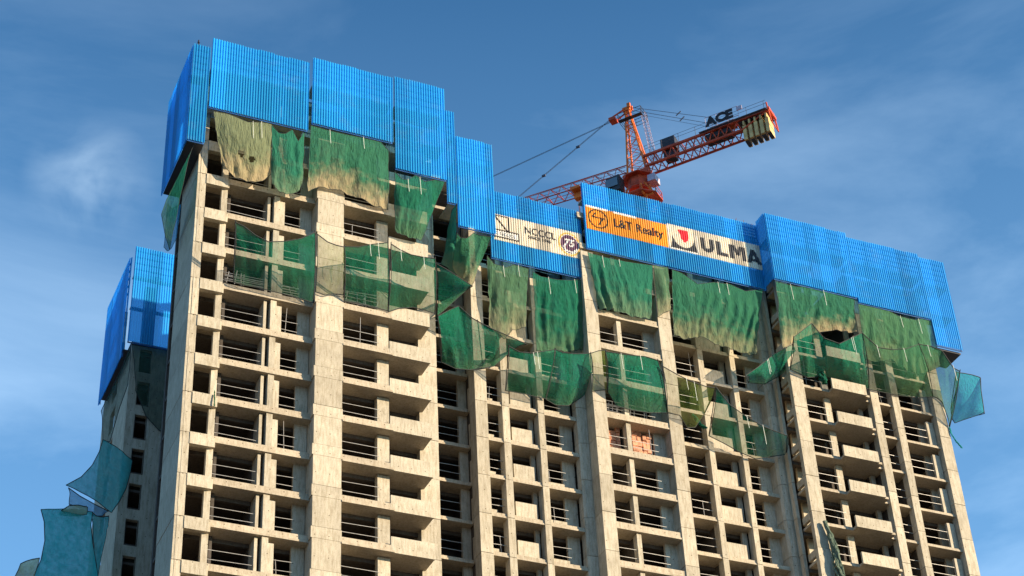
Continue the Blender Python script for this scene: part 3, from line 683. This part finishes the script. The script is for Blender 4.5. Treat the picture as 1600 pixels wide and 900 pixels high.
  [(-0.97,20.0,-0.92),(-1.16,20.0,-2.0),(-1.57,20.0,-3.22),(-2.25,20.0,-4.32),(-3.27,20.0,-5.21)],
  [(1.73,22.0,-1.02),(1.63,22.0,-2.19),(1.44,22.0,-3.43),(1.05,22.0,-4.58),(0.53,22.0,-5.64)]),
 ('w', 'blue',
  [(-3.25,19.0,-5.98),(-2.39,19.0,-6.49),(-1.3,19.0,-6.95),(-0.27,19.0,-7.33)],
  [(-2.55,22.0,-5.54),(-2.09,22.0,-5.56),(-0.78,22.0,-6.15),(-0.1,22.0,-6.03)]),
 ('w', 'teal2',
  [(-5.29,17.0,-9.22),(-4.98,17.0,-10.11),(-4.79,17.0,-11.56),(-4.9,17.0,-13.04),(-5.34,17.0,-14.56)],
  [(-1.38,19.0,-7.59),(-1.43,19.0,-8.63),(-1.16,19.0,-10.1),(-0.81,19.0,-11.54),(-0.54,19.0,-12.74)]),
 ('w', 'teal',
  [(-1.47,19.0,-7.61),(-1.13,19.0,-7.85),(-0.68,19.0,-7.87),(-0.24,19.0,-7.69)],
  [(-0.3,22.0,-11.18),(-0.03,22.0,-11.13),(0.09,22.0,-9.33),(0.28,22.0,-7.74)]),
 ('w', 'pale',
  [(-3.86,17.0,-9.0),(-3.42,17.0,-8.56),(-2.82,17.0,-8.4),(-2.19,17.0,-8.43)],
  [(-3.79,18.5,-8.52),(-3.21,18.5,-8.51),(-2.47,18.5,-8.37),(-1.86,18.5,-8.11)]),
 ('w', 'pale',
  [(-6.36,16.0,-14.1),(-6.05,16.0,-13.86),(-5.65,16.0,-13.64),(-5.16,16.0,-13.46)],
  [(-6.5,17.0,-14.76),(-6.07,17.0,-14.83),(-5.65,17.0,-14.85),(-5.25,17.0,-14.55)]),
 ('w', 'dark',
  [(0.82,21.55,9.0),(1.77,21.55,9.04),(2.77,21.55,9.1),(4.79,21.55,9.21)],
  [(1.49,21.9,5.12),(2.43,21.9,3.02),(3.49,21.9,1.98),(5.35,21.9,1.35)]),
 ('w', 'dark',
  [(-1.01,21.6,2.54),(-0.48,21.6,4.38),(0.21,21.6,6.69),(0.74,21.6,8.89)],
  [(-0.64,21.9,0.11),(-0.07,21.9,0.22),(0.37,21.9,3.14),(0.87,21.9,5.56)]),
]
LAB = [
 'beige dusty debris net sagging under the leftmost wide blue screen',
 'emerald net with scalloped top hanging beside the beige dusty net',
 'green net with tan crumpled foot draped over the top of the broad pier',
 'small trapezoid green net hanging below the long-hanging screen',
 'thin green net strip hanging beside the dark gap at the roofline step',
 'green and tan net bunched under the lone screen left of the banners',
 'olive net in long folds under the left half of the 75 emblem screen',
 'green net under the right half of the 75 emblem screen',
 'smooth green net hanging below the orange banner',
 'narrow sage net strip right of the smooth net under the orange banner',
 'wide green net with scalloped top below the big lettered banner',
 'bright green net with beige crumpled hem left of the right-hand block',
 'pale sage green net draped below the right-hand screens',
 'twisted green net hanging down the shaded side of the left corner',
 'blue torn net rag dangling at the end of the twisted left corner net',
 'see-through catch net stretched across the left bays of the first block',
 'yellow-green catch net lying across the broad sunlit pier',
 'see-through catch net right of the broad pier with white straps',
 'see-through catch net wrapped round the upper balconies',
 'triangular green catch net poking right of the balcony block',
 'large dark green catch net in the recess with a pointed right tip',
 'see-through catch net across the solid panel bays',
 'teal-green catch net curling round the recessed corner bays',
 'yellow-green catch net across the stepped corner pier',
 'deep green catch net with straps above the orange block infill',
 'yellow-green catch net over the pier right of the orange blocks',
 'long see-through catch net sagging diagonally to the round column',
 'rolled dark green catch net jutting left of the right-hand block',
 'green catch net with pointed peak over the top right balconies',
 'pale see-through catch net over the right-hand piers',
 'pale catch net wrapping the far right corner of the tower',
 'blue-green catch net held out against the sky at far right',
 'teal catch net hung from a slanted pole on the rear wing',
 'light blue net strip under the slanted wing net',
 'big teal net bag at the bottom left corner against the sky',
 'dark teal net between the bottom left bag and the wing wall',
 'pale cream net flap folded over the top of the bottom left bag',
 'pale cream net scrap in the bottom left corner of the picture',
 'dark green sheer net covering the rear wing wall under its blue screen',
 'dark sheer net hanging over the left side of the rear wing']
CORD = {'k', 'w'}
def resample(pts, n):
    pts = [Vector(p) for p in pts]; L = [0]
    for a, b in zip(pts[:-1], pts[1:]): L.append(L[-1]+(b-a).length)
    out = []
    for k in range(n):
        d = L[-1]*k/(n-1); j = 0
        while j < len(L)-2 and L[j+1] < d: j += 1
        q = (d-L[j])/max(1e-6, L[j+1]-L[j]); out.append(pts[j].lerp(pts[j+1], q))
    return out
def catnet(idx, kind, st, top, bot):
    rs = random.Random(idx*13+5)
    loc = Vector(bot[len(bot)//2]); t = thing('safety_net', LAB[idx], 'safety net', loc, {'h': 'nets hanging below the blue screens', 's': 'nets hanging below the blue screens', 'k': 'catch nets round the facade', 'w': 'nets at the rear wing'}[kind])
    wid = (Vector(top[-1])-Vector(top[0])).length; hei = (Vector(top[0])-Vector(bot[0])).length
    nu = max(16, min(110, int(wid*13))); nv = max(14, min(60, int(hei*8)))
    T, B = resample(top, nu), resample(bot, nu)
    amp = {'h': .16, 's': .10, 'k': .07, 'w': .12}[kind]; freq = rs.uniform(3.0, 4.4)
    v, f, d = [], [], []
    rip = 0
    for j in range(nv):
        q = j/(nv-1)
        for i in range(nu):
            s = i/(nu-1); p = T[i].lerp(B[i], q); env = math.sin(math.pi*min(1, max(0, q)))**.5 if kind != 'h' else min(1, q*2.5+.12)
            # folds run down the cloth and gather unevenly; sideways drift keeps them from being parallel
            w = s*wid+.5*math.sin(q*2.4+idx)*(.3+s)+.35*noise.noise(Vector((s*wid*.5, q*hei*.35, idx*3.1)))
            fold = math.sin(w*freq*1.9+1.6*noise.noise(Vector((w*.8, q*1.2, idx))))
            fold = (abs(fold)**.7)*(1 if fold > 0 else -1)
            n2 = noise.noise(Vector((s*wid*2.1, q*hei*.9, idx+7.7)))+.5*noise.noise(Vector((s*wid*5, q*hei*2.2, idx+1.7)))
            gate = max(0, noise.noise(Vector((s*wid*.45+3, q*1.1, idx*1.7)))*1.6+.25)
            dy = amp*env*(fold*gate*(.35+.5*q)+(.5+.35*q)*n2)
            p = p+Vector((amp*.35*env*n2, -dy, 0))
            if kind == 'w': dy = amp*env*(.6*fold*gate+.5*noise.noise(Vector((s*wid*.5, q*hei*.3, idx))))
            if kind in 'kw': p.z -= .28*math.sin(math.pi*s)*math.sin(math.pi*q)*min(1, wid/4); p.y -= .25*math.sin(math.pi*q)
            if kind == 'h': p.y -= .30*math.sin(math.pi*q)*math.sin(math.pi*min(1, s))
            if kind == 'h' and j == nv-1: p.z += .06*noise.noise(Vector((s*wid*3, idx, 0)))
            v.append(tuple(p-loc)); d.append(min(1, max(0, q)))
    holes = [(.42, .62, .05, .045), (.60, .66, .07, .04)] if idx == 0 else []
    for j in range(nv-1):
        for i in range(nu-1):
            s, q = (i+.5)/(nu-1), (j+.5)/(nv-1)
            if any(((s-a)/c)**2+((q-b)/e)**2 < 1 for a, b, c, e in holes): continue
            f.append((j*nu+i, j*nu+i+1, (j+1)*nu+i+1, (j+1)*nu+i))
    me = bpy.data.meshes.new('netting'); me.from_pydata(v, [], f); a = me.attributes.new('dust', 'FLOAT', 'POINT')
    a.data.foreach_set('value', d); me.materials.append(NM[st])
    for pl in me.polygons: pl.use_smooth = True
    o = bpy.data.objects.new('netting', me); COL.objects.link(o); o.parent = t
    G = lambda i, j: Vector(v[j*nu+i])
    b = MB(); r = .035 if kind in CORD else .018
    b.line([G(i, 0) for i in range(nu)], r, 4); b.line([G(i, nv-1) for i in range(nu)], r, 4)
    if True:
        b.line([G(0, j) for j in range(nv)], r*.8, 4); b.line([G(nu-1, j) for j in range(nv)], r*.8, 4)
    b.build('edge_rope', M['rope'], t)
    if kind == 'k' and wid > 2.2:
        n = max(1, int(wid/3.2))
        for k in range(n+1):
            b = MB(); i = min(nu-1, int((nu-1)*k/n)); p0, p1 = G(i, 0), G(i, nv-1)
            b.tube(p1+Vector((0, .05, 0)), p0+(p0-p1)*.03, .035, 5)
            b.build('support_pole', M['pole'], t)
    if kind in 'hk' and wid > 3 and idx not in (15, 20, 31):
        for k in range(2):
            b = MB(); i = int(nu*rs.uniform(.15, .85)); p0 = G(i, 0)-Vector((0, .12, 0)); b.line([p0, p0+Vector((.03, -.02, -.7)), p0+Vector((.08, 0, -rs.uniform(1.0, 1.7)))], .016, 4)
            b.build('tie_strap', M['strap'], t)
    return t
assert len(LAB) == len(NETS)
for i, (k, s, tp, bt) in enumerate(NETS): catnet(i, k, s, tp, bt)

# ---- loose rags and bundled nets
def rag(label, pts, r, st, seed, strands=7, cat='net bundle', thick=(.22, .4)):
    rs = random.Random(seed); t = thing('net_bundle', label, cat, pts[0]); o0 = Vector(pts[0]); P = resample(pts, 22)
    b = MB()
    for k in range(strands):
        ph, rr = rs.uniform(0, 6.28), r*rs.uniform(.3, .9); L = []
        for i, p in enumerate(P):
            q = i/21; e = .35+1.0*q*(1-.4*q); L.append(p-o0+Vector((math.cos(ph+q*4)*rr*e, math.sin(ph+q*4)*rr*e, rs.uniform(-.03, .03)))+Vector((rs.uniform(-.12, .12)*r, rs.uniform(-.1, .1)*r, 0)))
        for a, c in zip(L[:-1], L[1:]): b.tube(a, c, r*rs.uniform(*thick), 6)
    o = b.build('bundle', NM[st], t)
    me = o.data; a = me.attributes.new('dust', 'FLOAT', 'POINT'); a.data.foreach_set('value', [rs.uniform(.2, .7) for _ in me.vertices])
    return t
rag('grey-green twisted net bundle hanging from a slab edge on the right block', [(47.5, 1.15, -8.9), (47.75, 1.1, -10.0), (47.95, 1.05, -11.5), (47.9, 1.05, -12.6), (48.2, 1.1, -14.5)], .42, 'rag', 3, 20, 'net bundle', (.07, .16))
rag('dark net tails hanging against the sky below the far right corner', [(60.7, 1.3, 2.2), (60.75, 1.3, 1.4), (61.1, 1.3, .7), (61.45, 1.3, .2)], .12, 'teal', 4, 4)
rag('small green net bundle on the slab edge by the top right balconies', [(48.9, 1.1, 4.9), (49.15, 1.0, 4.5), (49.3, 1.0, 4.1), (49.5, 1.05, 3.5)], .34, 'green', 5, 8)
rag('small emerald net scrap caught right of the orange blocks', [(38.6, 3.0, -.6), (39.1, 2.95, -1.1), (39.7, 3.0, -1.6)], .22, 'green', 6, 6)
rag('little green rag on the corner column band', [(2.0, .35, -8.3), (2.05, .32, -8.9), (1.98, .33, -9.5)], .09, 'green3', 8, 3)

# ---- clutter stacked on the decks below the nets
def clutter(label, u0, u1, v, z, seed):
    rs = random.Random(seed); t = thing('scaffold_tubes', label, 'scaffolding', (u0, v, z)); b = MB()
    for k in range(int((u1-u0)*2.2)):
        u = rs.uniform(0, u1-u0); b.tube((u, 0, .5), (u+rs.uniform(-.2, .2), 0, 1.2+rs.uniform(0, .6)), .03, 5)
    for k in range(4): z0 = rs.uniform(.6, 1.5); b.tube((0, -.05, z0), (u1-u0, -.05, z0+rs.uniform(-.2, .2)), .035, 5)
    b.build('tubes', M['steel'], t)
clutter('loose scaffold tubes under the catch net left of the broad pier', 2.4, 7.6, 1.0, .4-.0, 1)
clutter('loose scaffold tubes under the catch net right of the broad pier', 10.6, 13.1, .6, .45, 2)
clutter('loose scaffold tubes above the orange blocks', 31.2, 35.0, 2.6, -3+.5-.4, 3)

# ---- thin post on the far left screen
t = thing('marker_post', 'tiny dark post standing on top of the far left corner screen', 'post', (-.94, -.9, 19.5))
b = MB(); b.tube((0, 0, 0), (0, 0, .55), .05, 6); b.build('stem', M['darkst'], t)
b = MB(); b.tube((0, 0, .55), (0, 0, .82), .09, 8, .05); b.build('cap', M['darkst'], t)

# ================================================================ tower crane
AZ = math.radians(-38.3); dj = Vector((math.sin(AZ), math.cos(AZ), 0)); lat = Vector((dj.y, -dj.x, 0))
mw = Matrix(((dj.x, lat.x, 0, 60.32), (dj.y, lat.y, 0, 43.57), (0, 0, 1, 58.39), (0, 0, 0, 1)))
crane = thing('tower_crane', 'orange tower crane standing behind the roofline with yellow counterweights', 'crane', mw=mw)
def lattice3(b, p0, p1, hw, h0, h1, n, rc=.075, rd=.045):
    """triangular truss: two bottom chords, one top chord"""
    p0, p1 = Vector(p0), Vector(p1); Y = Vector((0, 1, 0)); Z = Vector((0, 0, 1)); prev = None
    for k in range(n+1):
        q = k/n; c = p0.lerp(p1, q); h = h0+(h1-h0)*q; L, R, T = c-Y*hw, c+Y*hw, c+Z*h
        if prev:
            pl, pr, pt = prev; b.tube(pl, L, rc); b.tube(pr, R, rc); b.tube(pt, T, rc)
            m_ = (pt+T)/2
            b.tube(pl, T, rd); b.tube(T, L, rd); b.tube(pr, T, rd); b.tube(pl, R, rd)
        b.tube(L, R, rd); prev = (L, R, T)
def lattice4(b, c0, c1, w0, w1, n, rc=.09, rd=.05):
    c0, c1 = Vector(c0), Vector(c1); prev = None
    for k in range(n+1):
        q = k/n; c = c0.lerp(c1, q); w = w0+(w1-w0)*q
        P = [c+Vector((sx*w, sy*w, 0)) for sx, sy in ((-1, -1), (1, -1), (1, 1), (-1, 1))]
        for a in range(4): b.tube(P[a], P[(a+1) % 4], rd)
        if prev:
            for a in range(4): b.tube(prev[a], P[a], rc); b.tube(prev[a], P[(a+1) % 4], rd)
        prev = P
b = MB(); lattice4(b, (0, 0, -60), (0, 0, -1.6), .85, .85, 32); b.build('mast', M['mast'], crane)
b = MB()   # slewing platform: octagonal decks, ring, ribs seen from below
def octo(b, r, z0, z1): b.prism([(r*math.cos(math.pi/8+k*math.pi/4), r*math.sin(math.pi/8+k*math.pi/4)) for k in range(8)], z0, z1, 1)
octo(b, 1.25, .2, 1.6); octo(b, 1.9, 1.6, 1.75); b.box(-1.6, 1.5, -1.0, 1.0, 1.75, 2.3, 1)
b.build('slewing_unit', M['crane'], crane)
b = MB(); octo(b, 2.45, -1.55, -1.42)
for k in range(8):
    a = math.pi/8+k*math.pi/4; c, s = math.cos(a), math.sin(a)
    b.tube((2.4*c, 2.4*s, -1.42), (2.4*c, 2.4*s, -.45), .04); a2 = a+math.pi/4
    for h in (-.45, -.95): b.tube((2.4*c, 2.4*s, h), (2.4*math.cos(a2), 2.4*math.sin(a2), h), .04)
b.build('service_platform', M['crane'], crane)
b = MB()
for (x0, y0, x1, y1) in ((-1.9, -1.0, 1.9, -1.0), (-1.9, 1.0, 1.9, 1.0), (-1.0, -1.9, -1.0, 1.9), (1.0, -1.9, 1.0, 1.9)):
    b.tube((x0, y0, -1.68), (x1, y1, -1.68), .13, 6); b.tube((x0*.8, y0*.8, -.2), (x0, y0, -1.6), .1)
for sx in (-1, 1):
    for sy in (-1, 1): b.tube((sx*1.0, sy*1.0, .3), (sx*1.9, sy*1.0, -1.6), .1); b.tube((sx*1.2, sy*1.2, -1.62), (sx*.8, sy*.8, -3.2), .11)
b.build('support_frame', M['crane2'], crane)
cab = MB().prism([(1.3, -2.6), (3.0, -2.4), (3.2, -1.2), (1.3, -1.2)], -.7, 1.35, 1).build('cab', M['darkst'], crane)
MB().box(1.5, 2.9, -2.66, -2.60, -.1, 1.0, 1).build('cab_window', M['glass'], cab)
MB().prism([(3.03, -2.35), (3.22, -1.3), (3.30, -1.3), (3.11, -2.35)], -.45, 1.1, 1).build('cab_window', M['glass'], cab)
MB().prism([(-2.3, -.9), (-1.4, -.9), (-1.4, .5), (-2.3, .5)], .3, 1.2, 1).build('switch_box', M['mast'], crane)
b = MB()   # tower head: four legs closing to the peak, leaning towards the jib
pk = Vector((.45, 0, 12.4))
lg = [Vector((.95, -.8, 2.2)), Vector((.95, .8, 2.2)), Vector((-1.35, .8, 2.2)), Vector((-1.35, -.8, 2.2))]
tp = [pk+Vector((.15, -.18, 0)), pk+Vector((.15, .18, 0)), pk+Vector((-.2, .18, 0)), pk+Vector((-.2, -.18, 0))]
for k in range(4): b.tube(lg[k], tp[k], .12, 6, .1)
for j in range(8):
    q0, q1 = j/8, (j+1)/8
    for k in range(4):
        a0, a1 = lg[k].lerp(tp[k], q0), lg[k].lerp(tp[k], q1); c0, c1 = lg[(k+1) % 4].lerp(tp[(k+1) % 4], q0), lg[(k+1) % 4].lerp(tp[(k+1) % 4], q1)
        b.tube(a0, c1 if j % 2 else c0, .035); b.tube(a0 if j % 2 == 0 else a1, c1 if j % 2 == 0 else c0, .04)
b.box(.05, .95, -.32, .32, 12.25, 12.75, 1); b.box(-.1, .3, -.45, -.2, 12.5, 13.1, 1); b.box(-.1, .3, .2, .45, 12.5, 13.1, 1)
b.build('tower_head', M['crane2'], crane)
b = MB()
for sy in (-1, 1):
    y = sy*.95
    for z in (10.5, 11.0, 11.5): b.tube((-1.55, y, z), (1.35, y, z), .035)
    for x in (-1.55, -.1, 1.35): b.tube((x, y, 10.5), (x, y, 11.5), .035)
for x in (-1.55, 1.35):
    for z in (10.5, 11.0, 11.5): b.tube((x, -.95, z), (x, .95, z), .035)
b.box(-1.55, 1.35, -.95, -.5, 10.43, 10.49, 1)
b.build('head_platform', M['darkst'], crane)
b = MB()   # caged ladder behind the head
for sy in (-.3, .3): b.tube((-1.9, sy, 3.6), (-1.25, sy, 11.2), .03)
for sy in (-.35, .35): b.tube((-2.4, sy, 3.8), (-1.7, sy, 10.8), .025)
for k in range(16):
    q = k/15; x, z = -1.9+.65*q, 3.7+7.2*q; b.tube((x, -.3, z), (x, .3, z), .02)
    b.line([(x, -.35, z), (x-.5, -.35, z), (x-.5, .35, z), (x, .35, z)], .02, 4)
b.build('caged_ladder', M['mast'], crane)
tl = math.tan(math.radians(4.2))
b = MB(); lattice3(b, (1.1, 0, 2.7), (52, 0, 2.7+51*tl), .8, 1.75, 1.3, 36); b.build('jib', M['crane'], crane)
b = MB()
for sy in (-.8, .8): b.tube((1.1, sy, 3.55), (16, sy, 3.55+14.9*tl), .05); b.tube((1.1, sy, 3.1), (16, sy, 3.1+14.9*tl), .03)
b.build('walkway_rail', M['mast'], crane)
z = 2.75+7.4*tl; b = MB(); b.box(6.9, 8.0, -1.0, 1.0, z-.25, z+.1, 1); b.box(7.1, 7.9, -.35, .35, z-1.1, z-.25, 1); b.tube((7.5, -.1, z-1.0), (7.5, -.1, z-14), .03); b.tube((7.5, .12, z-1.0), (7.5, .12, z-14), .03)
b.build('trolley', M['crane2'], crane)
# counter-jib: two deep side beams with a web of diagonals, walkway and rails
b = MB(); n = 12
for sy in (-.85, .85):
    x0, x1 = -1.2, -16.2
    b.box(x1, x0, sy-.12, sy+.12, 3.92, 4.2, 1); b.box(x1+3.2, x0, sy-.1, sy+.1, 2.50, 2.72, 1)
    for k in range(n):
        a0 = x0+(x1+3.2-x0)*k/n; a1 = x0+(x1+3.2-x0)*(k+1)/n; m_ = (a0+a1)/2; b.tube((a0, sy, 2.6), (m_, sy, 4.0), .07); b.tube((m_, sy, 4.0), (a1, sy, 2.6), .07)
    b.tube((x1+3.2, sy, 2.6), (x1+.2, sy, 3.95), .1)
for k in range(n+2):
    x = -1.2-15*k/(n+1); b.tube((x, -.85, 4.0), (x, .85, 4.0), .06)
    if k < n-1: b.tube((x, -.85, 2.6), (x-1.15, .85, 2.6), .04)
b.build('counter_jib', M['crane'], crane)
b = MB(); b.box(-16.0, -12.6, -.8, .8, 3.78, 3.86, 1); b.box(-11.6, -8.6, -.75, .75, 3.3, 3.86, 1); b.build('machinery_deck', M['darkst'], crane)
b = MB()
for sy in (-1.15, 1.15):
    for h in (4.75, 5.2): b.tube((-1.5, sy, h), (-16.2, sy, h+.1), .022)
    for k in range(8): x = -1.6-2.05*k; b.tube((x, sy, 4.1), (x, sy, 5.25), .025)
    b.box(-16.2, -8.2, sy-.22, sy+.1, 4.02, 4.08, 1)
b.build('guard_rail', M['cable'], crane)
b = MB(); b.box(-16.1, -12.3, -.55, .75, 4.22, 4.55, 1); b.box(-12.2, -9.4, -.7, .4, 4.22, 4.75, 1); b.build('hoist_winch', M['crane2'], crane)
b = MB(); b.prism([(-5.0, -.6), (-3.3, -.6), (-3.3, .7), (-5.0, .7)], 4.2, 5.75, 1); b.box(-4.8, -3.5, -.5, .6, 2.9, 3.85, 1); b.build('electric_cabinet', M['darkst'], crane)
b = MB()
for sy in (-1.05, 1.05): b.tube((-16.25, sy, 5.0), (-16.5, sy, 2.2), .09)
b.tube((-16.25, -1.05, 4.3), (-16.25, 1.05, 4.3), .09); b.tube((-16.5, -1.05, 2.2), (-16.5, 1.05, 2.2), .07); b.box(-16.5, -16.3, -1.1, 1.1, 3.9, 4.3, 1)
b.build('end_frame', M['crane'], crane)
for k in range(5):
    x = -13.1-.66*k
    b = MB(); b.box(x-.40, x, -.85, .70, 1.15, 3.15, 1); b.box(x-.30, x-.10, -.95, .85, 3.15, 3.72, 1)
    b.build('counterweight', M['cw'], crane)
    b = MB(); b.box(x-.41, x+.01, -.55, .45, 1.05, 1.15, 1); b.build('counterweight_foot', M['darkst'], crane)
# pendants
b = MB()
for sy in (-.3, .3): b.tube((.6, sy, 12.5), (2.4, sy*1.5, 11.75), .11)
b.box(1.9, 2.7, -.5, .5, 11.5, 11.9, 1); b.build('pendant_link', M['crane'], crane)
b = MB()
for sy in (-.12, .12): b.tube((2.5, -.35+sy*.5, 11.7), (15.1, -.05+sy*.5, 5.65), .025, 5); b.tube((2.5, .35+sy*.5, 12.0), (45, .05+sy*.5, 7.9), .025, 5)
for q in (.35, .72): p = Vector((2.5, -.35, 11.7)).lerp(Vector((15.1, -.05, 5.65)), q); b.box(p.x-.22, p.x+.22, p.y-.1, p.y+.1, p.z-.12, p.z+.12, 1)
b.build('jib_pendant', M['cable'], crane)
for sy in (-.75, .75):
    b = MB(); b.tube((.2, sy*.4, 12.6), (-12.4, sy, 4.3), .03, 5)
    p = Vector((.2, sy*.4, 12.6)).lerp(Vector((-12.4, sy, 4.3)), .48); b.tube(p-Vector((.3, 0, -.2)), p+Vector((.3, 0, -.2)), .07)
    b.build('counter_jib_pendant', M['cable'], crane)
b = MB(); b.tube((0, 0, 11.8), (-10.5, 0, 4.5), .02, 4); b.build('hoist_rope', M['cable'], crane)
# letters on the counter-jib railing, read from the front left
bm = text_bm('ACE', 1.75, 0, 0, 1.0, .10, 0, .05)
me = bpy.data.meshes.new('sign_letters'); xs = [q.co.x for q in bm.verts]; wdt = max(xs)
for q in bm.verts: q.co = Vector((-9.2-q.co.x*3.2/wdt, -1.3-q.co.z, 4.55+q.co.y*.92))
bm.to_mesh(me); bm.free(); me.materials.append(M['black'])
o = bpy.data.objects.new('sign_letters', me); COL.objects.link(o); o.parent = crane
b = MB(); b.tube((-9.1, -1.25, 4.5), (-13.0, -1.25, 4.5), .04); b.tube((-9.1, -1.25, 5.85), (-13.0, -1.25, 5.85), .03)
for x in (-9.1, -10.4, -11.7, -13.0): b.tube((x, -1.25, 4.1), (x, -1.25, 5.85), .03)
b.box(-13.5, -12.85, -1.3, -1.2, 5.2, 5.75, 1); b.build('sign_frame', M['mast'], crane)
